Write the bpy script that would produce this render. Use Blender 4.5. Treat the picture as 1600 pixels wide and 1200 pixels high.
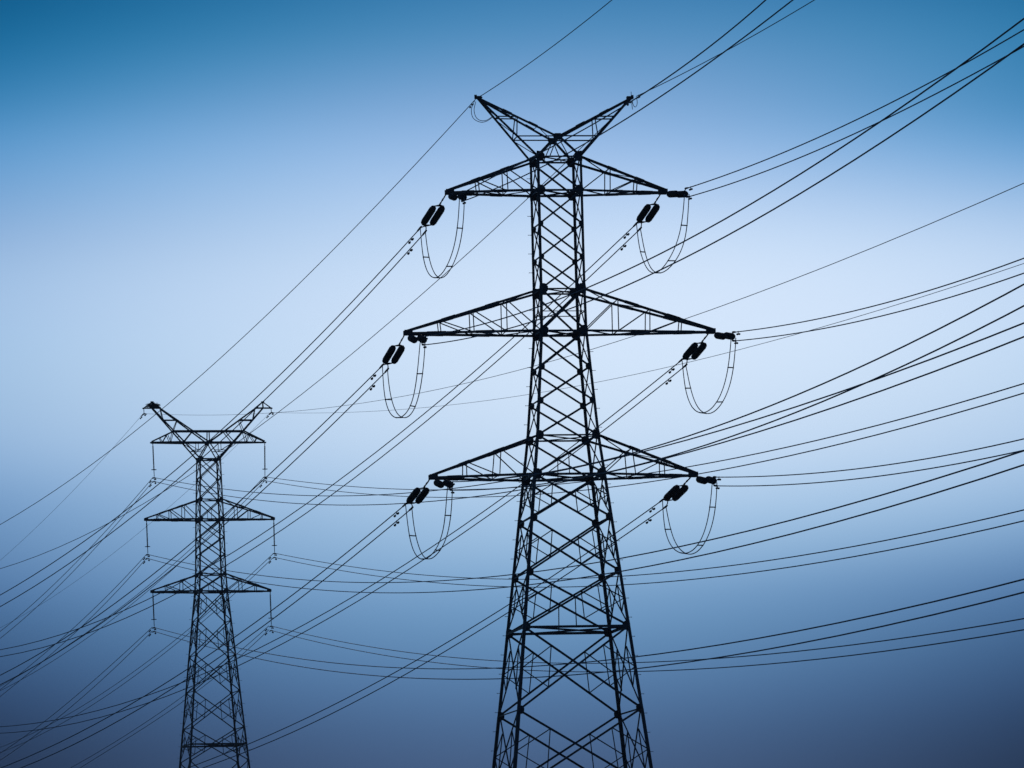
# Two lattice pylons and their lines against a misty blue dusk sky.
# Units are metres; the camera stands at the origin looking along +Y.
import bpy, math, random
from mathutils import Vector, Matrix

random.seed(7)
R = math.radians
scene = bpy.context.scene
COL = scene.collection
for o in list(bpy.data.objects):
    bpy.data.objects.remove(o)

# ------------------------------------------------------------------ camera
cam_data = bpy.data.cameras.new('camera')
cam_data.lens = 200.0
cam_data.sensor_width = 36.0
cam_data.clip_start = 0.5
cam_data.clip_end = 20000
cam = bpy.data.objects.new('camera', cam_data)
COL.objects.link(cam)
cam.matrix_world = (Matrix.Translation((0, 0, 1.7)) @ Matrix.Rotation(R(96.2), 4, 'X')
                    @ Matrix.Rotation(R(-1.4), 4, 'Z'))
scene.camera = cam

# ------------------------------------------------------------------ sky and light
SUN_EL, SUN_AZ = 14.0, 2.0          # degrees; the low sun is behind the pylons, veiled by mist
scene.view_settings.view_transform = 'Standard'
scene.view_settings.look = 'None'
scene.view_settings.exposure = 0.0
scene.view_settings.gamma = 1.0
scene.view_settings.use_curve_mapping = False


def lin(c):
    c = c / 255.0
    return c / 12.92 if c <= 0.04045 else ((c + 0.055) / 1.055) ** 2.4


def build_world():
    w = bpy.data.worlds.new('World')
    scene.world = w
    w.use_nodes = True
    nt = w.node_tree
    for n in list(nt.nodes):
        nt.nodes.remove(n)
    N = nt.nodes.new
    L = nt.links.new

    def math_(op, a, b=None, clamp=False):
        m = N('ShaderNodeMath')
        m.operation = op
        m.use_clamp = clamp
        for i, v in enumerate((a, b)):
            if v is None:
                continue
            if isinstance(v, (int, float)):
                m.inputs[i].default_value = v
            else:
                L(v, m.inputs[i])
        return m.outputs[0]

    out = N('ShaderNodeOutputWorld')
    bg = N('ShaderNodeBackground')
    L(bg.outputs[0], out.inputs['Surface'])
    geo = N('ShaderNodeTexCoord')
    sep = N('ShaderNodeSeparateXYZ')
    L(geo.outputs['Generated'], sep.inputs[0])
    x, y, z = sep.outputs
    el = math_('MULTIPLY', math_('ARCSINE', z), 57.29578)
    az = math_('MULTIPLY', math_('ARCTAN2', x, y), 57.29578)
    # gradient tilted by the camera roll so its vignette-like darkening sits level in frame
    elt = math_('ADD', el, math_('MULTIPLY', az, 0.0244))
    t = math_('DIVIDE', math_('ADD', elt, 2.0), 18.0, True)

    stops = [  # elevation in degrees, sky colour (sRGB) in the middle of the glow
        (-2.0, (42, 52, 74)), (0.6, (52, 66, 95)), (1.7, (63, 82, 116)), (2.3, (69, 93, 130)),
        (2.75, (75, 106, 147)), (3.2, (87, 125, 169)), (3.65, (102, 144, 186)), (4.1, (121, 163, 205)),
        (4.55, (151, 187, 222)), (5.0, (172, 203, 234)), (5.5, (197, 219, 244)), (6.0, (206, 225, 247)),
        (6.5, (211, 229, 250)), (7.0, (211, 228, 250)), (7.4, (206, 225, 248)), (7.8, (192, 215, 243)),
        (8.2, (173, 201, 236)), (8.6, (150, 185, 227)), (9.0, (127, 167, 212)), (9.4, (103, 152, 199)),
        (9.8, (77, 137, 185)), (10.2, (60, 123, 173)), (11.5, (30, 100, 158)), (14.0, (22, 80, 135)),
        (16.0, (20, 70, 120))]
    ramp = N('ShaderNodeValToRGB')
    ramp.color_ramp.interpolation = 'B_SPLINE'
    els = ramp.color_ramp.elements
    while len(els) > 1:
        els.remove(els[-1])
    for i, (e, c) in enumerate(stops):
        k = els[0] if i == 0 else els.new((e + 2.0) / 18.0)
        k.position = (e + 2.0) / 18.0
        k.color = (lin(c[0]), lin(c[1]), lin(c[2]), 1)
    L(t, ramp.inputs[0])
    # the glow dies off sideways, red first
    shape = N('ShaderNodeValToRGB')         # where each band is brightest (red) and how fast it dies off (green)
    shape.color_ramp.interpolation = 'EASE'
    se = shape.color_ramp.elements
    for i, (e, a0, sc) in enumerate([(2.3, 0.0, 1.17), (4.0, 0.0, 1.06), (5.2, 1.1, 1.0), (7.4, 1.6, 1.0), (8.8, 0.4, 0.92),
                                     (10.0, 1.2, 0.82)]):
        if i > 1:
            se.new(0.99)
        k = se[min(i, len(se) - 1)]
        k.position = (e + 2.0) / 18.0
        k.color = (a0 / 2.0, sc / 2.0, 0, 1)
    L(t, shape.inputs[0])
    sh = N('ShaderNodeSeparateColor')
    L(shape.outputs[0], sh.inputs[0])
    a0 = math_('MULTIPLY', sh.outputs[0], 2.0)
    sc = math_('MULTIPLY', sh.outputs[1], 2.0 / 5.5)
    q = math_('MULTIPLY', math_('SUBTRACT', az, a0), sc)
    q2 = math_('MINIMUM', math_('MULTIPLY', q, q), 2.2)
    high = N('ShaderNodeMapRange')
    high.interpolation_type = 'SMOOTHSTEP'
    L(elt, high.inputs['Value'])
    for nm, v in (('From Min', 7.4), ('From Max', 10.2), ('To Min', 1.0), ('To Max', 2.8)):
        high.inputs[nm].default_value = v
    srgb = N('ShaderNodeSeparateColor')
    L(ramp.outputs[0], srgb.inputs[0])
    comb = N('ShaderNodeCombineColor')
    for i in range(3):
        c = srgb.outputs[i]
        k = math_('SUBTRACT', math_('MULTIPLY', c, (0.95, 0.97, 0.90)[i]), 1.0)        # dim parts of the sky fade fastest
        if i == 0:
            k = math_('MULTIPLY', k, high.outputs['Result'])      # the high sky turns to pure blue
        L(math_('MULTIPLY', c, math_('EXPONENT', math_('MULTIPLY', k, q2))), comb.inputs[i])
    # physical dusk sky everywhere else
    sky = N('ShaderNodeTexSky')
    sky.sky_type = 'NISHITA'
    sky.sun_disc = False
    sky.sun_elevation = R(SUN_EL)
    sky.sun_rotation = R(SUN_AZ)
    dim = N('ShaderNodeMix')
    dim.data_type = 'RGBA'
    dim.blend_type = 'MULTIPLY'
    dim.inputs['Factor'].default_value = 1.0
    L(sky.outputs[0], dim.inputs['A'])
    dim.inputs['B'].default_value = (0.0035, 0.008, 0.017, 1)
    # weight of the glow: whole near its heart, gone 24 degrees from it
    dot = N('ShaderNodeVectorMath')
    dot.operation = 'DOT_PRODUCT'
    L(geo.outputs['Generated'], dot.inputs[0])
    ca, ce = R(0.9), R(6.0)
    dot.inputs[1].default_value = (math.sin(ca) * math.cos(ce), math.cos(ca) * math.cos(ce), math.sin(ce))
    mr = N('ShaderNodeMapRange')
    mr.interpolation_type = 'SMOOTHSTEP'
    L(dot.outputs['Value'], mr.inputs['Value'])
    mr.inputs['From Min'].default_value = math.cos(R(24))
    mr.inputs['From Max'].default_value = math.cos(R(10))
    mix = N('ShaderNodeMix')
    mix.data_type = 'RGBA'
    L(mr.outputs['Result'], mix.inputs['Factor'])
    L(dim.outputs['Result'], mix.inputs['A'])
    L(comb.outputs[0], mix.inputs['B'])
    L(mix.outputs['Result'], bg.inputs['Color'])
    bg.inputs['Strength'].default_value = 1.1


build_world()

sun_data = bpy.data.lights.new('sun', 'SUN')
sun_data.energy = 0.15
sun_data.angle = R(10)
sun_data.color = (1.0, 0.93, 0.85)
sun = bpy.data.objects.new('sun', sun_data)
COL.objects.link(sun)
sun.rotation_euler = (R(-(90 - SUN_EL)), 0, R(-SUN_AZ))   # shines from +Y back towards the camera
sun.location = (0, 900, 300)


# ------------------------------------------------------------------ materials
def make_material(name, base, rough, metal, var=0.35, scale=3.0, tint=(0.55, 0.4, 0.3)):
    m = bpy.data.materials.new(name)
    m.use_nodes = True
    nt = m.node_tree
    b = nt.nodes['Principled BSDF']
    tc = nt.nodes.new('ShaderNodeTexCoord')
    nz = nt.nodes.new('ShaderNodeTexNoise')
    nz.inputs['Scale'].default_value = scale
    nz.inputs['Detail'].default_value = 5.0
    nt.links.new(tc.outputs['Object'], nz.inputs['Vector'])
    cr = nt.nodes.new('ShaderNodeValToRGB')
    lo = tuple(base[i] * (1 - var) * (0.6 + 0.4 * tint[i]) for i in range(3))
    hi = tuple(min(1, base[i] * (1 + var)) for i in range(3))
    cr.color_ramp.elements[0].position = 0.35
    cr.color_ramp.elements[0].color = lo + (1,)
    cr.color_ramp.elements[1].position = 0.65
    cr.color_ramp.elements[1].color = hi + (1,)
    nt.links.new(nz.outputs['Fac'], cr.inputs[0])
    nt.links.new(cr.outputs[0], b.inputs['Base Color'])
    b.inputs['Roughness'].default_value = rough
    b.inputs['Metallic'].default_value = metal
    return m


STEEL = make_material('weathered_steel', (0.14, 0.145, 0.15), 0.55, 0.0)
PLATE = make_material('steel_plate', (0.08, 0.085, 0.09), 0.6, 0.0)
CABLE = make_material('aluminium_cable', (0.38, 0.43, 0.48), 0.5, 0.0, 0.15, 1.0)
GLAZE = make_material('brown_glaze', (0.03, 0.024, 0.022), 0.5, 0.0)
CONCRETE = make_material('concrete', (0.3, 0.29, 0.27), 0.9, 0.0)
TWIG = make_material('dry_twigs', (0.05, 0.04, 0.03), 0.9, 0.0)
GRASS = make_material('dark_grass', (0.035, 0.05, 0.02), 0.95, 0.0, 0.5, 0.4)


# ------------------------------------------------------------------ mesh helpers
class MB:
    """collects pieces and links them as one mesh object"""

    def __init__(self):
        self.v, self.f = [], []

    def add(self, vs, fs):
        n = len(self.v)
        self.v += [tuple(p) for p in vs]
        self.f += [tuple(i + n for i in f) for f in fs]

    def bar(self, p, q, w, ref=(0, 1, 0), t=None, off=0.0):
        """L-section steel angle from p to q; ref is the outward side of the section"""
        p, q = Vector(p), Vector(q)
        d = (q - p)
        if d.length < 1e-6:
            return
        d.normalize()
        u = Vector(ref) - d * Vector(ref).dot(d)
        if u.length < 1e-4:
            u = Vector((1, 0, 0)) - d * d.x
        u.normalize()
        v = d.cross(u)
        t = t or max(0.006, w * 0.16)
        prof = [(0, 0), (-w, 0), (-w, t), (-t, t), (-t, w), (0, w)]
        o = u * (off + w * 0.3) - v * (w * 0.4)
        vs = [p + o + u * a + v * b for a, b in prof] + [q + o + u * a + v * b for a, b in prof]
        fs = [(i, (i + 1) % 6, (i + 1) % 6 + 6, i + 6) for i in range(6)]
        fs += [(5, 4, 3, 2, 1, 0), (6, 7, 8, 9, 10, 11)]
        self.add(vs, fs)

    def leg_bar(self, p, q, w, sx, sy):
        """leg angle whose corner points outward in x and y"""
        p, q = Vector(p), Vector(q)
        t = w * 0.14
        prof = [(0, 0), (-w, 0), (-w, -t), (-t, -t), (-t, -w), (0, -w)]
        sh = w * 0.45
        vs = []
        for c in (p, q):
            vs += [c + Vector((sx * (a + sh), sy * (b + sh), 0)) for a, b in prof]
        fs = [(i, (i + 1) % 6, (i + 1) % 6 + 6, i + 6) for i in range(6)]
        fs += [(5, 4, 3, 2, 1, 0), (6, 7, 8, 9, 10, 11)]
        if sx * sy < 0:
            fs = [tuple(reversed(f)) for f in fs]
        self.add(vs, fs)

    def box(self, c, sx, sy, sz, rot=None):
        c = Vector(c)
        vs = []
        for i in (-.5, .5):
            for j in (-.5, .5):
                for k in (-.5, .5):
                    v = Vector((i * sx, j * sy, k * sz))
                    vs.append(c + (rot @ v if rot else v))
        self.add(vs, [(0, 1, 3, 2), (4, 6, 7, 5), (0, 4, 5, 1), (2, 3, 7, 6), (0, 2, 6, 4), (1, 5, 7, 3)])

    def plate(self, c, pts, n, t):
        """polygon plate: pts are 3-D offsets from c lying in a plane with normal n"""
        c, n = Vector(c), Vector(n).normalized()
        k = len(pts)
        vs = [c + Vector(p) + n * (t / 2) for p in pts] + [c + Vector(p) - n * (t / 2) for p in pts]
        fs = [tuple(range(k)), tuple(range(2 * k - 1, k - 1, -1))]
        fs += [(i, i + k, (i + 1) % k + k, (i + 1) % k) for i in range(k)]
        self.add(vs, fs)

    def tube(self, pts, r, sides=6):
        pts = [Vector(p) for p in pts]
        n = len(pts)
        rings = []
        for i, p in enumerate(pts):
            d = (pts[min(i + 1, n - 1)] - pts[max(i - 1, 0)]).normalized()
            ref = Vector((0, 0, 1)) if abs(d.z) < 0.9 else Vector((1, 0, 0))
            u = d.cross(ref).normalized()
            v = u.cross(d)
            rr = r[i] if isinstance(r, (list, tuple)) else r
            rings.append([p + (u * math.cos(2 * math.pi * k / sides) + v * math.sin(2 * math.pi * k / sides)) * rr
                          for k in range(sides)])
        vs = [v for ring in rings for v in ring]
        fs = []
        for i in range(n - 1):
            for k in range(sides):
                a, b = i * sides + k, i * sides + (k + 1) % sides
                fs.append((a, b, b + sides, a + sides))
        fs.append(tuple(reversed(range(sides))))
        fs.append(tuple(range((n - 1) * sides, n * sides)))
        self.add(vs, fs)

    def lathe(self, p, q, prof, sides=16):
        """revolve profile [(fraction along p-q, radius)]"""
        p, q = Vector(p), Vector(q)
        d = (q - p).normalized()
        ref = Vector((0, 0, 1)) if abs(d.z) < 0.9 else Vector((1, 0, 0))
        u = d.cross(ref).normalized()
        v = u.cross(d)
        vs, fs = [], []
        for t, r in prof:
            c = p.lerp(q, t)
            vs += [c + (u * math.cos(2 * math.pi * k / sides) + v * math.sin(2 * math.pi * k / sides)) * r
                   for k in range(sides)]
        for i in range(len(prof) - 1):
            for k in range(sides):
                a, b = i * sides + k, i * sides + (k + 1) % sides
                fs.append((a, b, b + sides, a + sides))
        fs.append(tuple(reversed(range(sides))))
        fs.append(tuple(range((len(prof) - 1) * sides, len(prof) * sides)))
        self.add(vs, fs)

    def build(self, name, mat, parent=None, smooth=False):
        me = bpy.data.meshes.new(name)
        me.from_pydata(self.v, [], self.f)
        me.update()
        me.materials.append(mat)
        if smooth:
            me.polygons.foreach_set('use_smooth', [True] * len(me.polygons))
        o = bpy.data.objects.new(name, me)
        COL.objects.link(o)
        if parent:
            o.parent = parent
        return o


def empty(name, loc=(0, 0, 0), rz=0.0):
    o = bpy.data.objects.new(name, None)
    o.empty_display_size = 0.3
    COL.objects.link(o)
    o.location = loc
    o.rotation_euler = (0, 0, rz)
    return o


def tag(o, label=None, cat=None, group=None, kind=None):
    for k, v in (('label', label), ('category', cat), ('group', group), ('kind', kind)):
        if v:
            o[k] = v
    return o


def shared(src, name, loc, parent, rot=None):
    o = bpy.data.objects.new(name, src.data)
    COL.objects.link(o)
    o.parent = parent
    o.location = loc
    if rot:
        o.rotation_euler = rot
    return o


# ------------------------------------------------------------------ ground
g = MB()
n = 96
g.add([(0, 330, 0)] + [(495 * math.cos(2 * math.pi * k / n), 330 + 495 * math.sin(2 * math.pi * k / n), 0) for k in range(n)],
      [(0, 1 + k, 1 + (k + 1) % n) for k in range(n)])
tag(g.build('ground', GRASS), kind='structure')


# ------------------------------------------------------------------ lattice pylon
def lerp(a, b, t):
    return Vector(a) + (Vector(b) - Vector(a)) * t


def cross_point(a, d, b, c):
    """where diagonals a-d and b-c of a symmetric trapezoid meet (a,b low; c,d high)"""
    wl, wh = (Vector(b) - Vector(a)).length, (Vector(d) - Vector(c)).length
    return lerp(a, d, wl / (wl + wh))


FACES = [((-1, -1), (1, -1), (0, -1, 0)), ((1, 1), (-1, 1), (0, 1, 0)),
         ((-1, 1), (-1, -1), (-1, 0, 0)), ((1, -1), (1, 1), (1, 0, 0))]


class Pylon:
    def __init__(self, root, levels, sizes):
        self.root, self.lv, self.sz = root, levels, sizes     # levels: name -> (z, width)

    def c(self, name, sx, sy):
        z, w = self.lv[name]
        return Vector((sx * w / 2, sy * w / 2, z))

    def legs(self, order, plates, bolts):
        """order: level names from top to foot"""
        self.leg = {}
        ztop, zbot = self.lv[order[0]][0], self.lv[order[-1]][0]
        w_at = lambda z: self.sz['leg_foot'] + (self.sz['leg_top'] - self.sz['leg_foot']) * (z - zbot) / (ztop - zbot)
        bolt = None
        for sx, sy in ((-1, -1), (1, -1), (-1, 1), (1, 1)):
            m = MB()
            for a, b in zip(order, order[1:]):
                pa, pb = self.c(a, sx, sy), self.c(b, sx, sy)
                m.leg_bar(pb, pa, w_at((pa.z + pb.z) / 2), sx, sy)
            leg = m.build('leg', STEEL, self.root)
            self.leg[(sx, sy)] = leg
            for nm, s in plates:
                p = self.c(nm, sx, sy)
                gp = MB()
                k = s
                # one plate on the broad face, a smaller one on the side face
                gp.plate(p + Vector((0, sy * 0.012, 0)),
                         [(-sx * k * 1.15, 0, k * .35), (-sx * k * .7, 0, k * .85), (sx * k * .18, 0, k * .95), (sx * k * .3, 0, k * .2),
                          (sx * k * .26, 0, -k * .85), (-sx * k * .7, 0, -k * .8), (-sx * k * 1.1, 0, -k * .3)], (0, 1, 0), 0.016)
                gp.plate(p + Vector((sx * 0.012, 0, 0)),
                         [(0, -sy * k * .9, k * .25), (0, -sy * k * .5, k * .7), (0, sy * k * .12, k * .75),
                          (0, sy * k * .2, -k * .7), (0, -sy * k * .5, -k * .65), (0, -sy * k * .9, -k * .3)], (1, 0, 0), 0.016)
                gp.build('gusset_plate', PLATE, leg)
            if (sx, sy) in bolts:
                z, hi, step, ln = bolts[(sx, sy)]
                i = 0
                while z < hi:
                    for a, b in zip(order, order[1:]):
                        za, zb = self.lv[a][0], self.lv[b][0]
                        if zb <= z <= za:
                            p = lerp(self.c(b, sx, sy), self.c(a, sx, sy), (z - zb) / (za - zb))
                    if bolt is None:
                        s_ = MB()
                        s_.lathe((0, 0, 0), (ln, 0, 0), [(0, .02), (.1, .02), (.12, .011), (.9, .011), (.92, .022), (1, .022)], 6)
                        bolt = s_.build('step_bolt', STEEL, leg)
                        ob = bolt
                    else:
                        ob = shared(bolt, 'step_bolt', (0, 0, 0), leg)
                    ob.location = p + Vector((sx * 0.05, sy * 0.03, 0))
                    ob.rotation_euler = (0, 0, 0 if sx > 0 else math.pi)
                    z += step
                    i += 1

    def panel(self, lo, hi, w, second=0.0, drop=False, w_side=None):
        """X-braced bay on all four faces, with the light redundant members as a sub-part"""
        m, subs = MB(), []
        for (ax, ay), (bx, by), nrm in FACES:
            a, b = self.c(lo, ax, ay), self.c(lo, bx, by)
            c, d = self.c(hi, ax, ay), self.c(hi, bx, by)
            side = abs(nrm[0]) > 0.5
            ww = (w_side or w) if side else w
            m.bar(a, d, ww, nrm, off=0.014)
            m.bar(b, c, ww, nrm, off=-0.034)
            x = cross_point(a, d, b, c)
            if second:
                for l0, l1 in ((a, c), (b, d)):
                    s = MB()
                    subs.append(s)
                    lm = lerp(l0, l1, 0.5)
                    up, dn = lerp(l1, x, 0.5), lerp(l0, x, 0.5)
                    for p, q in ((lm, up), (lm, dn), (up, dn)):
                        s.bar(p, q, second, nrm)
            if drop and not side:
                s = MB()
                subs.append(s)
                s.bar(x, lerp(a, b, 0.5), second or 0.04, nrm)
        p = m.build('lattice_panel', STEEL, self.root)
        for s in subs:
            s.build('light_bracing', STEEL, p)
        return p

    def ring(self, nm, w, plan=True, faces=True, side_only=False):
        m, s = MB(), MB()
        for (ax, ay), (bx, by), nrm in FACES:
            side = abs(nrm[0]) > 0.5
            if side_only and not side:
                continue
            m.bar(self.c(nm, ax, ay), self.c(nm, bx, by), w, nrm)
        if plan:
            s.bar(self.c(nm, -1, -1), self.c(nm, 1, 1), w * .7, (0, 0, 1), off=.02)
            s.bar(self.c(nm, 1, -1), self.c(nm, -1, 1), w * .7, (0, 0, 1), off=-.04)
        p = m.build('horizontal_frame', STEEL, self.root)
        if s.v:
            s.build('plan_brace', STEEL, p)

    def arm(self, top, bot, s, length, fr, w_top, w_bot, w_br, tipd=.12, plate=.34, up=.1):
        zt, wt = self.lv[top]
        zb, wb = self.lv[bot]
        m, br = MB(), MB()
        T, B = {}, {}
        for sy in (-1, 1):
            B0, T0 = Vector((s * wb / 2, sy * wb / 2, zb)), Vector((s * wt / 2, sy * wt / 2, zt))
            B1, T1 = Vector((s * (length - .1), sy * tipd, zb)), Vector((s * (length - .02), sy * tipd * .8, zb + up))
            m.bar(T0, T1, w_top, (0, 0, 1))
            m.bar(B0, B1, w_bot, (0, sy, 0))
            # splice pieces where the chord angles are joined
            for t in (.42, .78):
                m.bar(lerp(B0, B1, t - .07), lerp(B0, B1, t + .07), w_bot * 1.25, (0, sy, 0), off=-.01)
            for t in (.36, .68):
                m.bar(lerp(T0, T1, t - .05), lerp(T0, T1, t + .05), w_top * 1.25, (0, 0, 1), off=.006)
            prev = B0
            T[sy], B[sy] = [T0], [B0]
            for f in fr:
                tp, bp = lerp(T0, T1, f), lerp(B0, B1, f)
                br.bar(bp, tp, w_br, (0, sy, 0))
                br.bar(prev, tp, w_br * 1.1, (0, sy, 0), off=-.02)
                prev = bp
                T[sy].append(tp)
                B[sy].append(bp)
            T[sy].append(T1)
            B[sy].append(B1)
        for i in range(len(B[1]) - 1):
            a, b = (1, -1) if i % 2 else (-1, 1)
            br.bar(B[a][i], B[b][i + 1], w_br * 1.1, (0, 0, -1))
            if i:
                br.bar(B[-1][i], B[1][i], w_br, (0, 0, -1), off=-.02)
                br.bar(T[-1][i], T[1][i], w_br * .9, (0, 0, 1), off=-.02)
            br.bar(T[a][i], T[b][i + 1], w_br * .9, (0, 0, 1))
        p = m.build('crossarm', STEEL, self.root)
        br.build('arm_bracing', STEEL, p)
        t = MB()
        x1 = s * length
        t.box((x1 - s * plate / 2, 0, zb + .0), plate, tipd * 2 + .1, .05)
        for sy in (-1, 1):
            t.box((x1 - s * plate / 2, sy * (tipd + .05), zb + .045), plate, .02, .2)
        t.build('tip_plate', PLATE, p)
        return p


def footing(root, w):
    for sx in (-1, 1):
        for sy in (-1, 1):
            m = MB()
            c = Vector((sx * w / 2, sy * w / 2, 0))
            vs = [c + Vector((i * .7, j * .7, -.3)) for i, j in ((-1, -1), (1, -1), (1, 1), (-1, 1))]
            vs += [c + Vector((i * .45, j * .45, .45)) for i, j in ((-1, -1), (1, -1), (1, 1), (-1, 1))]
            m.add(vs, [(3, 2, 1, 0), (4, 5, 6, 7), (0, 1, 5, 4), (1, 2, 6, 5), (2, 3, 7, 6), (3, 0, 4, 7)])
            m.build('concrete_footing', CONCRETE, root)


# ---- the near tension pylon
YAW_M, ROOT_M = R(9.3), Vector((1.99, 228.0, 0))
near = empty('lattice_pylon', ROOT_M, YAW_M)
tag(near, 'large near lattice steel pylon, six arms, twin black insulators and hanging loops', 'pylon',
    'lattice pylons')
lm = {'A': (35.57, 1.746), 'B': (34.20, 1.754), 'n1': (32.83, 1.758), 'n2': (31.49, 1.76), 'C': (30.19, 1.765),
      'D': (28.49, 1.82), 'E1': (27.02, 2.03), 'E2': (25.64, 2.24), 'F': (24.24, 2.47), 'G': (22.66, 2.83),
      'H': (20.90, 3.22), 'I': (18.71, 3.71), 'J': (16.50, 4.21), 'K': (13.19, 4.95), 'L': (9.9, 5.69),
      'M': (5.6, 6.65), 'foot': (0.3, 7.84)}
P = Pylon(near, lm, {'leg_top': .098, 'leg_foot': .155})
P.legs(['A', 'B', 'C', 'D', 'F', 'G', 'J', 'K', 'foot'],
       [('A', .24), ('B', .24), ('n1', .14), ('n2', .14), ('C', .25), ('D', .25), ('E1', .165), ('E2', .165),
        ('F', .225), ('G', .26), ('H', .2), ('I', .195), ('J', .22), ('K', .2), ('L', .2)],
       {(-1, 1): (9.5, 35.3, .77, .19), (1, -1): (9.9, 28.0, .77, .13)})
for lo, hi, w in (('B', 'A', .072), ('n1', 'B', .068), ('n2', 'n1', .066), ('C', 'n2', .066), ('D', 'C', .074),
                  ('E1', 'D', .07), ('E2', 'E1', .07), ('F', 'E2', .072)):
    P.panel(lo, hi, w, w_side=.05)
P.panel('G', 'F', .072, drop=True, w_side=.055)
for lo, hi, dr in (('H', 'G', False), ('I', 'H', False), ('J', 'I', True), ('K', 'J', False), ('L', 'K', False),
                   ('M', 'L', False), ('foot', 'M', False)):
    P.panel(lo, hi, .08, second=.042, drop=dr, w_side=.058)
for nm, w in (('A', .065), ('B', .085), ('C', .065), ('D', .085), ('F', .065), ('G', .095), ('J', .10)):
    P.ring(nm, w)
for nm in ('n1', 'n2', 'E1', 'E2', 'H', 'I', 'K'):
    P.ring(nm, .055, plan=False, side_only=True)
lm['mid'] = (29.28, 1.79)
P.ring('mid', .034, plan=False)
ARMS_M = {'T': ('A', 'B', 4.55, (.34, .655)), 'M': ('C', 'D', 6.37, (.255, .5, .745)), 'B': ('F', 'G', 5.48, (.34, .66))}
for k, (tp, bt, ln, fr) in ARMS_M.items():
    for s in (-1, 1):
        P.arm(tp, bt, s, ln, fr, .092, .092, .038)
footing(near, 7.84)


def near_horns():
    """the two earth-wire horns in a V over the body"""
    zA, wA = lm['A']
    zV, zT, xT = 36.44, 38.11, 3.18
    for s in (-1, 1):
        m, br = MB(), MB()
        for sy in (-1, 1):
            a = Vector((s * wA / 2, sy * wA / 2, zA))
            tip = Vector((s * xT, sy * .07, zT))
            cv = Vector((0, sy * .62, zV))
            m.bar(a, tip, .088, (s, 0, 0))
            m.bar(cv + Vector((s * .03, 0, 0)), tip, .088, (0, 0, 1))
            m.bar(a, cv + Vector((s * .03, 0, 0)), .085, (0, sy, 0))
            for t in (.3, .62):
                q0, q1 = lerp(cv, tip, t - .05), lerp(cv, tip, t + .06)
                m.bar(q0, q1, .11, (0, 0, 1), off=.006)
            ov = lerp(a, tip, (zV - zA) / (zT - zA))
            o2 = lerp(a, tip, .675)
            u2 = lerp(cv, tip, .5)
            br.bar(ov, cv, .05, (0, sy, 0))
            br.bar(o2, u2, .05, (0, sy, 0))
            br.bar(u2, ov, .045, (0, sy, 0), off=-.015)
            br.bar(cv, Vector((s * wA * .22, sy * wA / 2, zA)), .042, (0, sy, 0))
        # ties between the front and back of the horn
        f = lambda t, sy: lerp((s * wA / 2, sy * wA / 2, zA), (s * xT, sy * .07, zT), t)
        u = lambda t, sy: lerp((0, sy * .62, zV), (s * xT, sy * .07, zT), t)
        for t0, t1 in ((.0, .34), (.34, .67), (.67, .85)):
            br.bar(f(t0, -1), f(t1, 1), .038, (s, 0, 0))
            br.bar(f(t1, -1), f(t1, 1), .036, (s, 0, 0), off=-.02)
        for t in (.25, .5, .75):
            br.bar(u(t, -1), u(t, 1), .034, (0, 0, 1))
        br.bar(u(.0, 1), u(.25, -1), .034, (0, 0, 1), off=-.02)
        p = m.build('peak_horn', STEEL, near)
        br.build('horn_bracing', STEEL, p)
        t = MB()
        t.box((s * (xT - .06), 0, zT - .01), .26, .22, .1)
        t.box((s * (xT + .04), 0, zT + .02), .1, .05, .16)
        if s > 0:
            t.box((s * (xT + .0), 0, zT + .15), .02, .02, .18)
        t.build('tip_plate', PLATE, p)
    m = MB()
    for sy in (-1, 1):
        k = .2
        m.plate((0, sy * .635, zV - .02), [(-k, 0, .03), (-k * .6, 0, k * .65), (k * .6, 0, k * .65), (k, 0, .03),
                                           (k * .75, 0, -k * .7), (-k * .75, 0, -k * .7)], (0, 1, 0), .018)
    m.bar((0, -.62, zV), (0, .62, zV), .06, (0, 0, 1))
    m.build('centre_gusset', PLATE, near)


near_horns()

# ---- the far suspension pylon
YAW_F, ROOT_F = R(13.0), Vector((-23.93, 444.0, 0))
far = empty('lattice_pylon', ROOT_F, YAW_F)
tag(far, 'small distant lattice pylon with forked top and thin hanging insulators', 'pylon', 'lattice pylons')
lf = {'A': (44.57, 1.59), 'n': (43.05, 1.68), 'C1': (41.39, 1.77), 'D1': (39.83, 1.86), 'n1': (38.40, 1.92),
      'n2': (37.03, 1.96), 'C2': (35.53, 2.03), 'D2': (34.18, 2.20), 'p1': (31.85, 2.66), 'p2': (29.14, 3.14),
      'p3': (26.34, 3.62), 'p4': (23.50, 4.13), 'p5': (20.90, 4.62), 'p6': (16.5, 5.42), 'p7': (10.5, 6.5),
      'foot': (0.3, 8.35)}
Q = Pylon(far, lf, {'leg_top': .108, 'leg_foot': .165})
Q.legs(['A', 'C1', 'D1', 'C2', 'D2', 'p2', 'p4', 'foot'],
       [('A', .23), ('n', .14), ('C1', .2), ('D1', .24), ('n1', .12), ('n2', .12), ('C2', .2), ('D2', .24), ('p1', .14), ('p2', .14),
        ('p3', .14), ('p4', .14), ('p5', .14)], {(-1, 1): (19.5, 44.3, .9, .2), (1, -1): (19.9, 44.3, .9, .2)})
for lo, hi in (('n', 'A'), ('C1', 'n'), ('n1', 'D1'), ('n2', 'n1'), ('C2', 'n2')):
    Q.panel(lo, hi, .074, w_side=.055)
for lo, hi in (('D1', 'C1'), ('D2', 'C2')):
    Q.panel(lo, hi, .074, drop=True, second=0, w_side=.055)
for lo, hi in (('p1', 'D2'), ('p2', 'p1'), ('p3', 'p2'), ('p4', 'p3'), ('p5', 'p4'), ('p6', 'p5'), ('p7', 'p6'), ('foot', 'p7')):
    Q.panel(lo, hi, .074, second=.048, w_side=.058)
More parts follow.
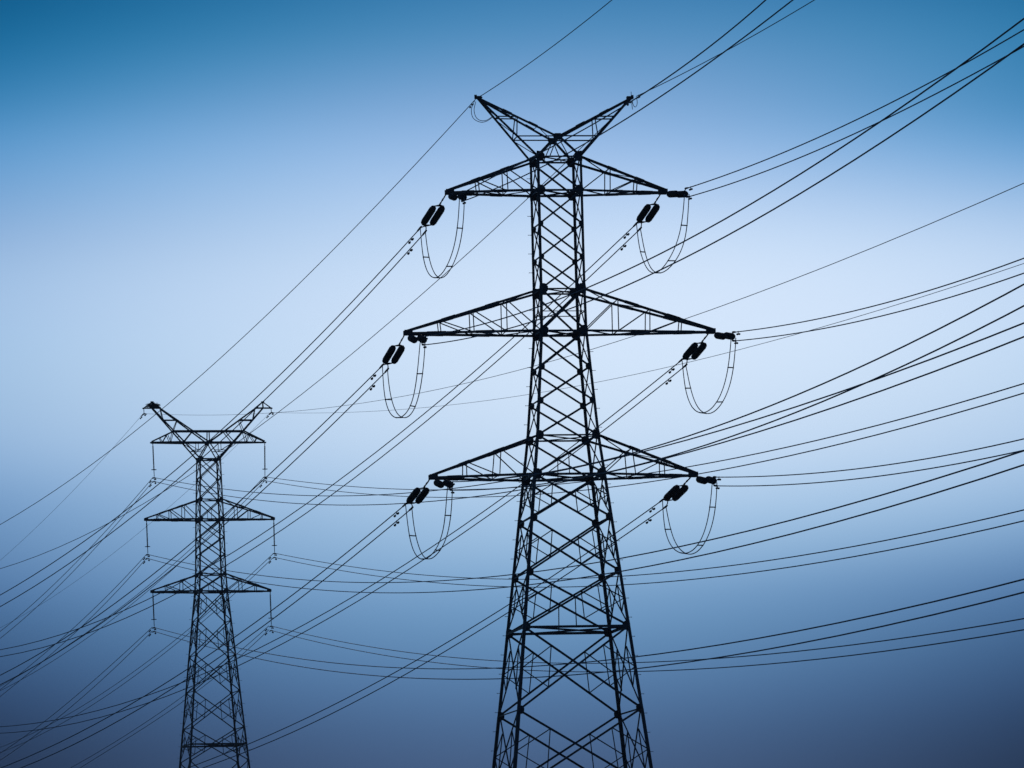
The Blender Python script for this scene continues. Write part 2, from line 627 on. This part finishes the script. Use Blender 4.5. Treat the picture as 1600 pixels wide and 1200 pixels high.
for nm, w in (('A', .10), ('C1', .07), ('D1', .10), ('C2', .07), ('D2', .11)):
    Q.ring(nm, w)
for nm in ('n', 'n1', 'n2', 'p1', 'p2', 'p3', 'p4'):
    Q.ring(nm, .06, plan=False, side_only=True)
lf['belt'] = (22.2, 4.38)
Q.ring('belt', .12)
for tp, bt, ln, fr in (('C1', 'D1', 5.18, (.28, .53, .77)), ('C2', 'D2', 4.78, (.35, .68))):
    for s in (-1, 1):
        Q.arm(tp, bt, s, ln, fr, .10, .12, .052, tipd=.1, plate=.3, up=.12)
footing(far, 8.35)


def far_head():
    zA, wA = lf['A']
    zV, zH, zT = 45.90, 46.79, 48.60
    xo = lambda z: wA / 2 + (4.42 - wA / 2) * (z - zA) / (zT - zA)
    xi = lambda z: 3.77 * (z - zV) / (zT - zV)
    yd = lambda z: .78 + (.14 - .78) * (z - zA) / (zT - zA)
    for s in (-1, 1):
        m, br = MB(), MB()
        for sy in (-1, 1):
            O = lambda z: Vector((s * xo(z), sy * yd(z), z))
            I = lambda z: Vector((s * xi(z), sy * yd(z), z))
            apex = Vector((s * 4.40, sy * .06, 49.1))
            end = Vector((s * 5.1, sy * .07, zT))
            m.bar(O(zA), O(zT), .115, (s, 0, 0))
            m.bar(I(zV), I(zT), .115, (0, 0, 1))
            m.bar(I(zV), O(zA), .09, (0, sy, 0))
            m.bar(I(zT), apex, .085, (0, sy, 0))
            m.bar(apex, end, .07, (0, sy, 0))
            m.bar(I(zT), end, .095, (0, 0, -1))
            m.bar(O(zT), apex, .06, (0, sy, 0))
            z2 = 47.66
            br.bar(O(z2), I(z2), .075, (0, sy, 0))
            br.bar(I(z2), O(zH), .06, (0, sy, 0), off=-.02)
            br.bar(I(zT), O(z2), .06, (0, sy, 0), off=-.02)
            br.bar(I(zH), O(zV), .08, (0, sy, 0), off=-.02)
            z3 = 45.25
            cq = lerp(I(zV), O(zA), (zV - z3) / (zV - zA))
            br.bar(O(z3), cq, .055, (0, sy, 0))
            br.bar(lerp(O(z3), cq, .5), O(zV + .05), .045, (0, sy, 0), off=-.02)
            br.bar(lerp(O(z3), cq, .5), lerp(O(zV), I(zV), .55), .045, (0, sy, 0), off=-.02)
        for z in (45.2, zV, 46.35, zH, 47.2, 47.66, 48.1):
            br.bar((s * xo(z), -yd(z), z), (s * xo(z), yd(z), z), .05, (s, 0, 0))
            if z > zV:
                br.bar((s * xi(z), -yd(z), z), (s * xi(z), yd(z), z), .05, (0, 0, 1))
        p = m.build('peak_horn', STEEL, far)
        br.build('horn_bracing', STEEL, p)
        t = MB()
        t.box((s * 4.4, 0, 49.08), .22, .2, .14)
        t.box((s * 5.08, 0, zT), .16, .22, .09)
        t.build('tip_plate', PLATE, p)
        # the short arm that carries the topmost wires
        m, br = MB(), MB()
        for sy in (-1, 1):
            tipv = Vector((s * 4.5, sy * .1, zV))
            o_h, o_v = Vector((s * xo(zH), sy * yd(zH), zH)), Vector((s * xo(zV), sy * yd(zV), zV))
            m.bar(o_h, tipv + Vector((0, 0, .1)), .10, (0, 0, 1))
            m.bar(o_v, tipv, .125, (0, sy, 0))
            prev = o_h
            for t in (.28, .62):
                bq, tq = lerp(o_v, tipv, .2 + t * .75), lerp(o_h, tipv, t)
                br.bar(prev, bq, .055, (0, sy, 0))
                br.bar(bq, tq, .05, (0, sy, 0), off=-.02)
                prev = tq
        for t in (.25, .5, .75):
            br.bar(lerp((s * xo(zV), -yd(zV), zV), (s * 4.5, -.1, zV), t), lerp((s * xo(zV), yd(zV), zV), (s * 4.5, .1, zV), t),
                   .05, (0, 0, -1))
        p = m.build('crossarm', STEEL, far)
        br.build('arm_bracing', STEEL, p)
        t = MB()
        t.box((s * 4.46, 0, zV), .28, .26, .1)
        t.build('tip_plate', PLATE, p)
    m, br = MB(), MB()
    for sy in (-1, 1):
        for z, w in ((zH, .135), (zV, .11)):
            m.bar((-xo(z), sy * yd(z), z), (xo(z), sy * yd(z), z), w, (0, sy, 0))
        br.bar((0, sy * yd(zV), zV), (0, sy * yd(zH), zH), .075, (0, sy, 0))
    br.bar((0, -yd(zV), zV), (0, yd(zV), zV), .09, (0, 0, 1))
    br.bar((0, -yd(zH), zH), (0, yd(zH), zH), .07, (0, 0, 1))
    p = m.build('head_beam', STEEL, far)
    br.build('beam_bracing', STEEL, p)
    k = .24
    for sy in (-1, 1):
        gq = MB()
        gq.plate((0, sy * (yd(zV) + .03), zV), [(-k, 0, .05), (-k * .5, 0, k * .6), (k * .5, 0, k * .6), (k, 0, .05), (k * .6, 0, -k * .7),
                                             (-k * .6, 0, -k * .7)], (0, 1, 0), .02)
        gq.build('centre_gusset', PLATE, far)


far_head()


# ------------------------------------------------------------------ world positions on the pylons
def on_near(x, y, z):
    return ROOT_M + Matrix.Rotation(YAW_M, 3, 'Z') @ Vector((x, y, z))


def on_far(x, y, z):
    return ROOT_F + Matrix.Rotation(YAW_F, 3, 'Z') @ Vector((x, y, z))


# ------------------------------------------------------------------ the wires
# Each wire hangs in a vertical plane: start x, start y, then height along the run
# z(s) = a + b s + c s^2 + d s^3, and the length up to which the curve was surveyed.
WIRES = {
    'mr_LTu': (-1.832, 224.865, 33.8196, -0.0565885, -0.000379061, 1.20081e-05, 56.4),
    'mr_LTl': (-1.813, 224.865, 33.5005, -0.0853079, 0.000780472, -1.17069e-06, 59.8),
    'mr_RTu': (7.182, 226.335, 34.0123, -0.0806403, 0.000596111, 0, 52),
    'mr_RTl': (7.224, 226.335, 33.662, -0.0870659, 0.000774581, -2.06048e-06, 51.8),
    'mr_LMu': (-3.515, 224.571, 28.0672, -0.0957033, 0.000670557, -2.47818e-07, 91.8),
    'mr_LMl': (-3.506, 224.571, 27.7416, -0.102338, 0.000753164, -7.04447e-07, 91.7),
    'mr_RMu': (8.929, 226.629, 28.1873, -0.0970168, 0.000692183, 0, 44.6),
    'mr_RMl': (8.919, 226.629, 27.8348, -0.100386, 0.000701192, 0, 44.6),
    'mr_LBu': (-2.582, 224.714, 22.2701, -0.0918501, 0.000628253, -2.1659e-07, 87.5),
    'mr_LBl': (-2.539, 224.714, 21.9385, -0.0945721, 0.000630731, -1.43119e-07, 87.3),
    'mr_RBu': (7.99, 226.486, 22.3624, -0.096348, 0.00052584, 1.01261e-06, 47.4),
    'mr_RBl': (8.006, 226.486, 22.0141, -0.0983778, 0.000634475, -4.67042e-07, 47.2),
    'mr_LS': (-1.062, 227.486, 38.1067, -0.0558027, 0.000594659, 0, 28.5),
    'mr_RS': (5.328, 228.514, 38.1493, -0.070172, 0.000445485, 0, 32.2),
    'ml_LTu': (-3.576, 229.965, 33.179, -0.222533, 0.001101, 3.37777e-07, 67.7),
    'ml_LTl': (-3.371, 229.965, 33.0133, -0.226097, 0.00103205, 1.10617e-06, 68.6),
    'ml_RTu': (5.282, 231.435, 33.3455, -0.205737, 0.000762719, 2.1942e-06, 103),
    'ml_RTl': (5.434, 231.435, 33.1289, -0.208538, 0.00075894, 2.3495e-06, 103.6),
    'ml_LMu': (-5.232, 229.671, 27.5453, -0.201989, 0.000651835, 4.93232e-06, 61.4),
    'ml_LMl': (-5.028, 229.671, 27.3626, -0.205647, 0.000645464, 5.16479e-06, 62.2),
    'ml_RMu': (7, 231.729, 27.7098, -0.183866, 0.000733352, 1.64257e-06, 110),
    'ml_RMl': (7.151, 231.729, 27.469, -0.181368, 0.000639896, 2.18428e-06, 110.6),
    'ml_LBu': (-4.425, 229.814, 21.8743, -0.178913, 0.000833027, 1.56244e-06, 64.3),
    'ml_LBl': (-4.169, 229.814, 21.7065, -0.179534, 0.000680756, 3.62636e-06, 61.4),
    'ml_RBu': (6.043, 231.586, 21.9477, -0.168978, 0.000742684, 1.13742e-06, 57.9),
    'ml_RBl': (6.176, 231.586, 21.6685, -0.162311, 0.000415027, 4.76821e-06, 58),
    'ml_LS': (-1.194, 227.486, 38.0283, -0.206993, 0.000668119, 2.75771e-06, 75.9),
    'ml_RS': (5.222, 228.514, 38.1167, -0.190443, 0.000480506, 3.11287e-06, 101.4),
    'fr_LTu': (-28.146, 442.972, 43.1476, -0.10926, 2.05925e-05, 2.48691e-07, 298.5),
    'fr_LTl': (-28.152, 442.972, 42.8457, -0.111975, 3.0142e-05, 2.4505e-07, 298.4),
    'fr_RTu': (-19.579, 445.028, 43.1832, -0.108238, 3.28823e-05, 2.45059e-07, 261.6),
    'fr_RTl': (-19.585, 445.028, 42.8875, -0.11127, 5.0319e-05, 2.21695e-07, 261.6),
    'fr_LMu': (-28.742, 442.835, 37.1241, -0.0987015, 1.74946e-05, 2.35512e-07, 300.5),
    'fr_LMl': (-28.748, 442.835, 36.8074, -0.100727, 2.07945e-05, 2.45266e-07, 300.5),
    'fr_RMu': (-18.95, 445.165, 37.1666, -0.100948, 3.35522e-05, 2.49203e-07, 258.3),
    'fr_RMl': (-18.957, 445.165, 36.8373, -0.102107, 3.65769e-05, 2.52809e-07, 258.2),
    'fr_LBu': (-28.348, 442.925, 31.4126, -0.0890883, 1.36019e-05, 2.3535e-07, 298.3),
    'fr_LBl': (-28.354, 442.925, 31.1068, -0.0909394, 1.73223e-05, 2.42488e-07, 298.3),
    'fr_RBu': (-19.31, 445.075, 31.4476, -0.0931749, 5.08669e-05, 1.84345e-07, 259.3),
    'fr_RBl': (-19.317, 445.075, 31.0998, -0.0941982, 5.38785e-05, 1.86749e-07, 259.2),
    'fr_LS': (-28.852, 442.853, 48.1827, -0.109005, 1.49983e-05, 2.0033e-07, 302),
    'fr_RS': (-18.981, 445.147, 48.2662, -0.108621, 4.4924e-05, 1.51693e-07, 259.6),
    'fl_LTu': (-28.246, 442.972, 43.1741, -0.114168, 0.000324571, 7.35468e-07, 79.1),
    'fl_LTl': (-28.252, 442.972, 42.8721, -0.121248, 0.000375551, 5.55659e-07, 79.1),
    'fl_RTu': (-19.681, 445.028, 43.1566, -0.111577, 0.000474994, -7.55437e-07, 136.6),
    'fl_RTl': (-19.688, 445.028, 42.8016, -0.109115, 0.000368173, -1.46589e-07, 136.6),
    'fl_LMu': (-28.842, 442.835, 37.1455, -0.114874, 0.000632055, -2.48416e-06, 75.6),
    'fl_LMl': (-28.847, 442.835, 36.8457, -0.125498, 0.000790655, -3.45882e-06, 75.6),
    'fl_RMu': (-19.102, 445.165, 37.0987, -0.106537, 0.000339918, 6.69526e-09, 141.1),
    'fl_RMl': (-19.108, 445.165, 36.7856, -0.10763, 0.000316709, 1.50117e-07, 141.1),
    'fl_LBu': (-28.498, 442.925, 31.443, -0.0961232, 0.000120852, 1.54072e-06, 78.5),
    'fl_LBl': (-28.503, 442.925, 31.1381, -0.110515, 0.000369222, 2.05904e-08, 78.5),
    'fl_RBu': (-19.51, 445.075, 31.4612, -0.108266, 0.000504802, -1.2225e-06, 95.2),
    'fl_RBl': (-19.516, 445.075, 31.1578, -0.122719, 0.000889277, -3.98899e-06, 89.7),
    'fl_LS': (-28.902, 442.853, 48.1959, -0.0977441, 0.000309822, 0, 74.1),
    'fl_RS': (-19.083, 445.147, 48.2446, -0.0895679, 0.000239722, 2.25979e-07, 140),
}
RUN = {'ml': (-math.sin(R(20)), math.cos(R(20))), 'mr': (math.sin(R(10)), -math.cos(R(10))),
       'fl': (-math.sin(R(14)), math.cos(R(14))), 'fr': (math.sin(R(8)), -math.cos(R(8)))}
EXTRA = {'ml': 70, 'mr': 45, 'fl': 90, 'fr': 45}
SIDE = {'L': 'left', 'R': 'right'}
LEVEL = {'T': 'top', 'M': 'middle', 'B': 'bottom'}


def wire_point(name, s):
    x0, y0, a, b, c, d, s1 = WIRES[name]
    dx, dy = RUN[name[:2]]
    if s <= s1:
        z = a + b * s + c * s * s + d * s ** 3
    else:
        z1 = a + b * s1 + c * s1 * s1 + d * s1 ** 3
        sl = b + 2 * c * s1 + 3 * d * s1 * s1
        cv = min(.0006, max(.0002, c + 3 * d * s1))
        z = z1 + sl * (s - s1) + cv * (s - s1) ** 2
    return Vector((x0 + dx * s, y0 + dy * s, z))


def damper(wire, name, s, size):
    """a weight on a short bar clipped under the wire"""
    p, q = wire_point(name, s - .25), wire_point(name, s + .25)
    d = (q - p).normalized()
    c = wire_point(name, s)
    low = c + Vector((0, 0, -.11 * size))
    m = MB()
    m.tube([c + Vector((0, 0, .03)), low], .022 * size, 6)
    h = .24 * size
    m.tube([low - d * h, low - d * h * .4 + Vector((0, 0, .01)), low + d * h * .4 + Vector((0, 0, .01)), low + d * h], .012 * size, 6)
    for sg in (-1, 1):
        e = low + d * h * sg - Vector((0, 0, .02 * size))
        m.lathe(e - d * .085 * size, e + d * .085 * size, [(0, .02 * size), (.15, .05 * size), (.85, .058 * size), (1, .03 * size)], 8)
    m.build('vibration_damper', PLATE, wire)


WIRE_LABEL = {}
for name in WIRES:
    k, side, lvl = name[:2], SIDE[name[3]], name[4]
    pyl = 'large near pylon' if k[0] == 'm' else 'small far pylon'
    way = {'ml': 'descending left from', 'mr': 'rising right from', 'fl': 'falling left from', 'fr': 'sagging right from'}[k]
    if lvl == 'S':
        WIRE_LABEL[name] = 'single thin earth wire %s the %s horn of the %s' % (way, side, pyl)
    else:
        WIRE_LABEL[name] = '%s wire of the pair %s %s\'s %s %s arm' % (
            {'u': 'upper', 'l': 'lower'}[name[5]], way, {'m': 'near pylon', 'f': 'far pylon'}[k[0]], LEVEL[lvl], side)

for name, row in WIRES.items():
    k = name[:2]
    s1, ex = row[6], EXTRA[k]
    earth = name[4] == 'S'
    r = {'m': .022, 'f': .0235}[k[0]] * ({'m': .72, 'f': .48}[k[0]] if earth else 1.0)
    n = 60 if k[1] == 'r' and k[0] == 'f' else 44
    pts = [wire_point(name, (s1 + ex) * (i / n) ** 1.25) for i in range(n + 1)]
    org = pts[0].copy()
    m = MB()
    m.tube(pts, r, 6)
    w = m.build('earth_wire' if earth else 'power_line', CABLE)
    tag(w, WIRE_LABEL[name], 'earth wire' if earth else 'power line',
        {'ml': 'lines from the near pylon to the left', 'mr': 'lines from the near pylon to the right',
         'fl': 'lines from the far pylon to the left', 'fr': 'lines from the far pylon to the right'}[k])
    if earth:
        damper(w, name, .5 if k[0] == 'm' else 1.0, .65 if k[0] == 'm' else 1.0)
    elif k == 'ml':
        damper(w, name, 1.2 if name[-1] == 'u' else 2.0, .85)
    elif k == 'mr':
        damper(w, name, .9 if name[-1] == 'u' else .5, .75)
    else:
        damper(w, name, 1.1, 1.0)


# ------------------------------------------------------------------ insulators on the near pylon
def stack_profile(nd, r):
    pr = [(0, .05), (.02, .05)]
    for i in range(nd):
        a, b = .03 + .94 * i / nd, .03 + .94 * (i + 1) / nd
        e = 0.86 if i in (0, nd - 1) else 1.0
        pr += [(a + (b - a) * .06, r * .70), (a + (b - a) * .35, r * e), (a + (b - a) * .75, r * e), (a + (b - a) * .93, r * .70)]
    return pr + [(.98, .05), (1, .05)]


def tension_string(A, wu, wl, label, group, f0=.30, f1=.82, nd=10):
    A = Vector(A)
    E = (wire_point(wu, 0) + wire_point(wl, 0)) * .5
    root = empty('tension_insulator', A)
    tag(root, label, 'insulator', group)
    e = E - A                                       # local: the thing's origin is where it hangs on the arm
    d = e.normalized()
    h = Vector((d.y, -d.x, 0)).normalized()         # sideways
    sag = Vector((0, 0, -.10))
    y0, y1 = e * (f0 - .02) + sag * .5, e * (f1 + .02) + sag * .4
    m = MB()
    m.tube([Vector((0, 0, 0)), e * .08 + sag * .2], .03, 6)
    for i in range(4):
        a, b = .06 + i * .05, .11 + i * .05
        m.tube([e * a + sag * a, e * b + sag * b], .036 if i % 2 else .024, 6)
    m.build('chain_link', PLATE, root)
    for y, sg in ((y0, -1), (y1, 1)):
        m = MB()
        up = d.cross(h)
        m.plate(y, [d * sg * .12, h * .215 - d * sg * .02, h * .2 - d * sg * .05, -h * .2 - d * sg * .05, -h * .215 - d * sg * .02], up, .02)
        for s2 in (-1, 1):
            m.tube([y + h * .19 * s2, y + h * .19 * s2 - d * sg * .14], .02, 6)
        m.build('yoke_plate', PLATE, root)
    for sg in (-1, 1):
        p, q = y0 + h * .19 * sg + d * .11, y1 + h * .19 * sg - d * .11
        mid = (p + q) * .5 + sag * .3
        m = MB()
        m.lathe(p, q, stack_profile(nd, .142), 18)
        m.build('disc_stack', GLAZE, root, smooth=False)
    for wn in (wu, wl):
        m = MB()
        t = wire_point(wn, 0) - A
        t2 = wire_point(wn, .45) - A
        m.tube([y1 + d * .1, y1 * .5 + t * .5, t], .022, 6)
        m.lathe(t - d * .12, t2, [(0, .03), (.2, .042), (.8, .036), (1, .022)], 8)
        m.build('wire_clamp', PLATE, root)
    return root


def jumper_loop(P0, P3, hang, label, ends):
    P0, P3 = Vector(P0), Vector(P3)
    root = empty('jumper_loop', P0)
    tag(root, label, 'jumper cable', 'jumper loops hanging under the arms')
    dv = P3 - P0
    run = Vector((dv.x, dv.y, 0)).normalized()
    side = Vector((-run.y, run.x, 0))
    side = Vector((1, 0, 0)) * .55 + side * (.6 if side.x > 0 else -.6)

    ph = [random.uniform(0, 6.28) for _ in range(4)]

    def pt(u, k):
        g_ = u - .5 * math.sin(2 * math.pi * u) / (2 * math.pi)
        z = dv.z * g_ - hang * (1 - abs(2 * u - 1) ** 1.95)
        spread = .085 + .02 * math.sin(math.pi * u)
        q = Vector((dv.x * g_, dv.y * g_, z)) + side * k * spread
        if k > 0:
            q.z += -.02 * math.sin(math.pi * u)
            q += run * .05 * math.sin(math.pi * u)
        wob = math.sin(math.pi * u) ** .5                # wire keeps some of the set it had on the drum
        q += side * (.028 * wob * math.sin(7 * u + ph[0 if k < 0 else 1])) + run * (.05 * wob * math.sin(9 * u + ph[2]))
        q.z += .03 * wob * math.sin(11 * u + ph[3] + k * .4)
        if u < .16:                                  # the ends spread to the two clamps
            q += (ends[0 if k < 0 else 1] - P0 - side * k * .085) * (1 - u / .16) ** 2
        return q
    for k in (-1, 1):
        m = MB()
        m.tube([pt(i / 48, k) for i in range(49)], .0205, 6)
        m.build('jumper_cable', CABLE, root)
    for u in (.14, .41, .63, .87):
        u += random.uniform(-.022, .022)
        m = MB()
        a, b = pt(u, -1), pt(u, 1)
        e = (b - a).normalized() * .025
        m.tube([a - e, b + e], .026, 6)
        m.build('spacer_bar', PLATE, root)
    return root


HANG = {'LT': 2.42, 'RT': 2.40, 'LM': 2.46, 'RM': 2.45, 'LB': 2.42, 'RB': 2.38}
for lvl, (tp, bt, ln, fr) in ARMS_M.items():
    z = lm[bt][0]
    for side, s in (('L', -1), ('R', 1)):
        where = 'large near pylon\'s %s %s arm tip' % (LEVEL[lvl], SIDE[side])
        xa = -ln + .03 if s < 0 else ln - .26
        xb = -ln + .28 if s < 0 else ln - .04
        A, Bp = on_near(xa, .12, z - .05), on_near(xb, -.12, z - .04)
        tension_string(A, 'ml_%s%su' % (side, lvl), 'ml_%s%sl' % (side, lvl),
                       'twin black ribbed insulator slanting down left under the ' + where,
                       'twin insulators pulled to the left')
        tension_string(Bp, 'mr_%s%su' % (side, lvl), 'mr_%s%sl' % (side, lvl),
                       'twin dark insulator seen nearly end on beside the ' + where,
                       'twin insulators pulled to the right', f1=.77)
        P0 = (wire_point('ml_%s%su' % (side, lvl), 0.1) + wire_point('ml_%s%sl' % (side, lvl), 0.1)) * .5
        P3 = (wire_point('mr_%s%su' % (side, lvl), 0) + wire_point('mr_%s%sl' % (side, lvl), 0)) * .5
        jumper_loop(P0 + Vector((0, 0, -.05)), P3 + Vector((0, 0, -.05)), HANG[side + lvl],
                    'double U-shaped cable loop hanging beneath the ' + where,
                    [wire_point('ml_%s%s%s' % (side, lvl, c), .03) for c in 'ul'])

# the slack loops of earth wire at the near horns
for s, lab, crv in ((-1, 'two thin slack wire loops dangling from the left horn of the large near pylon',
                     [[(-3.28, -.1, 37.95), (-3.42, -.1, 37.6), (-3.36, -.1, 37.25), (-3.08, -.1, 37.08), (-2.8, -.1, 37.12), (-2.5, -.08, 37.33)],
                      [(-3.2, .1, 37.95), (-3.28, .1, 37.6), (-3.2, .1, 37.3), (-3.0, .1, 37.17), (-2.75, .1, 37.2), (-2.52, .1, 37.36)]]),
                    (1, 'small slack wire loop dangling from the right horn of the large near pylon',
                     [[(3.22, 0, 38.0), (3.24, 0, 37.85), (3.3, 0, 37.73), (3.38, 0, 37.75), (3.42, 0, 37.9), (3.4, 0, 38.1)],
                      [(3.2, 0, 37.95), (3.2, 0, 37.8), (3.22, 0, 37.62)]])):
    root = empty('slack_loop', on_near(s * 3.2, 0, 38.0), YAW_M)
    tag(root, lab, 'jumper cable')
    for c in crv:
        m = MB()
        pts = [Vector(p) - Vector((s * 3.2, 0, 38.0)) for p in c]
        fine = []
        for i in range(len(pts) - 1):
            a, b, cc, dd = pts[max(i - 1, 0)], pts[i], pts[i + 1], pts[min(i + 2, len(pts) - 1)]
            for j in range(6):
                t = j / 6
                fine.append(.5 * ((2 * b) + (cc - a) * t + (2 * a - 5 * b + 4 * cc - dd) * t * t + (3 * b - a - 3 * cc + dd) * t ** 3))
        fine.append(pts[-1])
        m.tube(fine, .014, 6)
        m.build('loop_cable', CABLE, root)


# ------------------------------------------------------------------ insulators on the far pylon
def suspension_string(A, wu, wl, label):
    A = Vector(A)
    root = empty('suspension_insulator', A)
    tag(root, label, 'insulator', 'hanging insulators of the far pylon')
    u, l = wire_point(wu, 0) - A, wire_point(wl, 0) - A
    end = u + Vector((0, 0, .1))
    d = end.normalized()
    m = MB()
    m.tube([Vector((0, 0, 0)), end * .1], .035, 6)
    m.build('chain_link', PLATE, root)
    m = MB()
    nd = 22
    pr = [(0, .03)]
    for i in range(nd):
        a = i / nd
        pr += [(a + .2 / nd, .035), (a + .35 / nd, .062), (a + .6 / nd, .062), (a + .8 / nd, .035)]
    pr += [(1, .03)]
    m.lathe(end * .09, end * .80, pr, 8)
    m.build('disc_stack', GLAZE, root)
    m = MB()
    c = end * .8
    m.tube([c + Vector((.2 * math.cos(t * math.pi / 8), .2 * math.sin(t * math.pi / 8), 0)) for t in range(17)], .02, 5)
    m.tube([c - Vector((.2, 0, 0)), c + Vector((.2, 0, 0))], .02, 5)
    m.build('grading_ring', PLATE, root)
    m = MB()
    m.tube([end * .8, end], .03, 6)
    m.plate(end * .5 + (u + l) * .25, [(0, -.05, .18), (0, .05, .18), (0, .09, -.2), (0, -.09, -.2)], (1, 0, 0), .03)
    m.build('yoke_plate', PLATE, root)
    for p in (u, l):
        m = MB()
        m.lathe(p + Vector((-.16, -.05, -.07)), p + Vector((0, 0, .0)), [(0, .035), (.6, .055), (1, .045)], 6)
        m.lathe(p, p + Vector((.16, -.05, -.06)), [(0, .045), (.4, .055), (1, .035)], 6)
        m.build('wire_clamp', PLATE, root)


for lvl, x, z in (('T', 4.5, 45.86), ('M', 5.1, 39.8), ('B', 4.7, 34.15)):
    for side, s in (('L', -1), ('R', 1)):
        A = on_far(s * (x - (.1 if s < 0 else 0)), 0, z)
        suspension_string(A, 'fr_%s%su' % (side, lvl), 'fr_%s%sl' % (side, lvl),
                          'thin straight insulator hanging from the %s %s arm of the small far pylon' % (LEVEL[lvl], SIDE[side]))
for side, s in (('L', -1), ('R', 1)):
    A = on_far(s * 5.06, 0, 48.58)
    root = empty('earth_wire_clamp', A)
    tag(root, 'short clamp holding the earth wire under the %s horn of the small far pylon' % SIDE[side], 'wire clamp',
        'earth wire clamps of the far pylon')
    e = wire_point('fr_%sS' % side, 0) - A
    m = MB()
    m.tube([Vector((0, 0, 0)), e], .03, 6)
    m.build('hanger_rod', PLATE, root)
    m = MB()
    m.lathe(e + Vector((-.2, .1, -.16)), e, [(0, .04), (.6, .06), (1, .05)], 6)
    m.lathe(e, e + Vector((.22, -.1, -.06)), [(0, .05), (.4, .06), (1, .04)], 6)
    m.build('clamp_body', PLATE, root)

# ------------------------------------------------------------------ the clump on the far left horn
nest = empty('bird_nest', on_far(-4.4, 0, 48.66), YAW_F)
tag(nest, 'dark tangled clump like a twig nest on the left horn of the small far pylon', 'nest')
m = MB()
seg, rings = 14, 7
vs = []
for i in range(rings + 1):
    th = math.pi * i / rings
    for k in range(seg):
        ph = 2 * math.pi * k / seg
        rr = 1 + random.uniform(-.16, .16)
        vs.append((.40 * rr * math.sin(th) * math.cos(ph) + .08, .26 * rr * math.sin(th) * math.sin(ph), .12 + .16 * rr * math.cos(th)))
fs = [(i * seg + k, i * seg + (k + 1) % seg, (i + 1) * seg + (k + 1) % seg, (i + 1) * seg + k) for i in range(rings) for k in range(seg)]
m.add(vs, fs)
m.build('nest_core', TWIG, nest)
m = MB()
for i in range(170):
    th, ph = random.uniform(0, 2 * math.pi), random.uniform(-.6, 1.2)
    c = Vector((.46 * math.cos(th) * math.cos(ph) + .06, .26 * math.sin(th) * math.cos(ph), .12 + .17 * math.sin(ph)))
    d = Vector((random.gauss(0, 1), random.gauss(0, .7), random.gauss(0, .4))).normalized() * random.uniform(.12, .26)
    m.tube([c - d, c + Vector((0, 0, random.uniform(-.02, .03))), c + d], random.uniform(.007, .013), 4)
m.build('loose_twigs', TWIG, nest)

# ------------------------------------------------------------------ the misty air
hz = MB()
hz.box((0, 330, 29.5), 1000, 1000, 61)
haze_mat = bpy.data.materials.new('mist')
haze_mat.use_nodes = True
nt = haze_mat.node_tree
nt.nodes.remove(nt.nodes['Principled BSDF'])
pv = nt.nodes.new('ShaderNodeVolumePrincipled')
pv.inputs['Color'].default_value = (0.6, 0.8, 1.0, 1)
pv.inputs['Density'].default_value = 0.00018
pv.inputs['Anisotropy'].default_value = 0.4
nt.links.new(pv.outputs[0], nt.nodes['Material Output'].inputs['Volume'])
tag(hz.build('haze', haze_mat), kind='stuff')
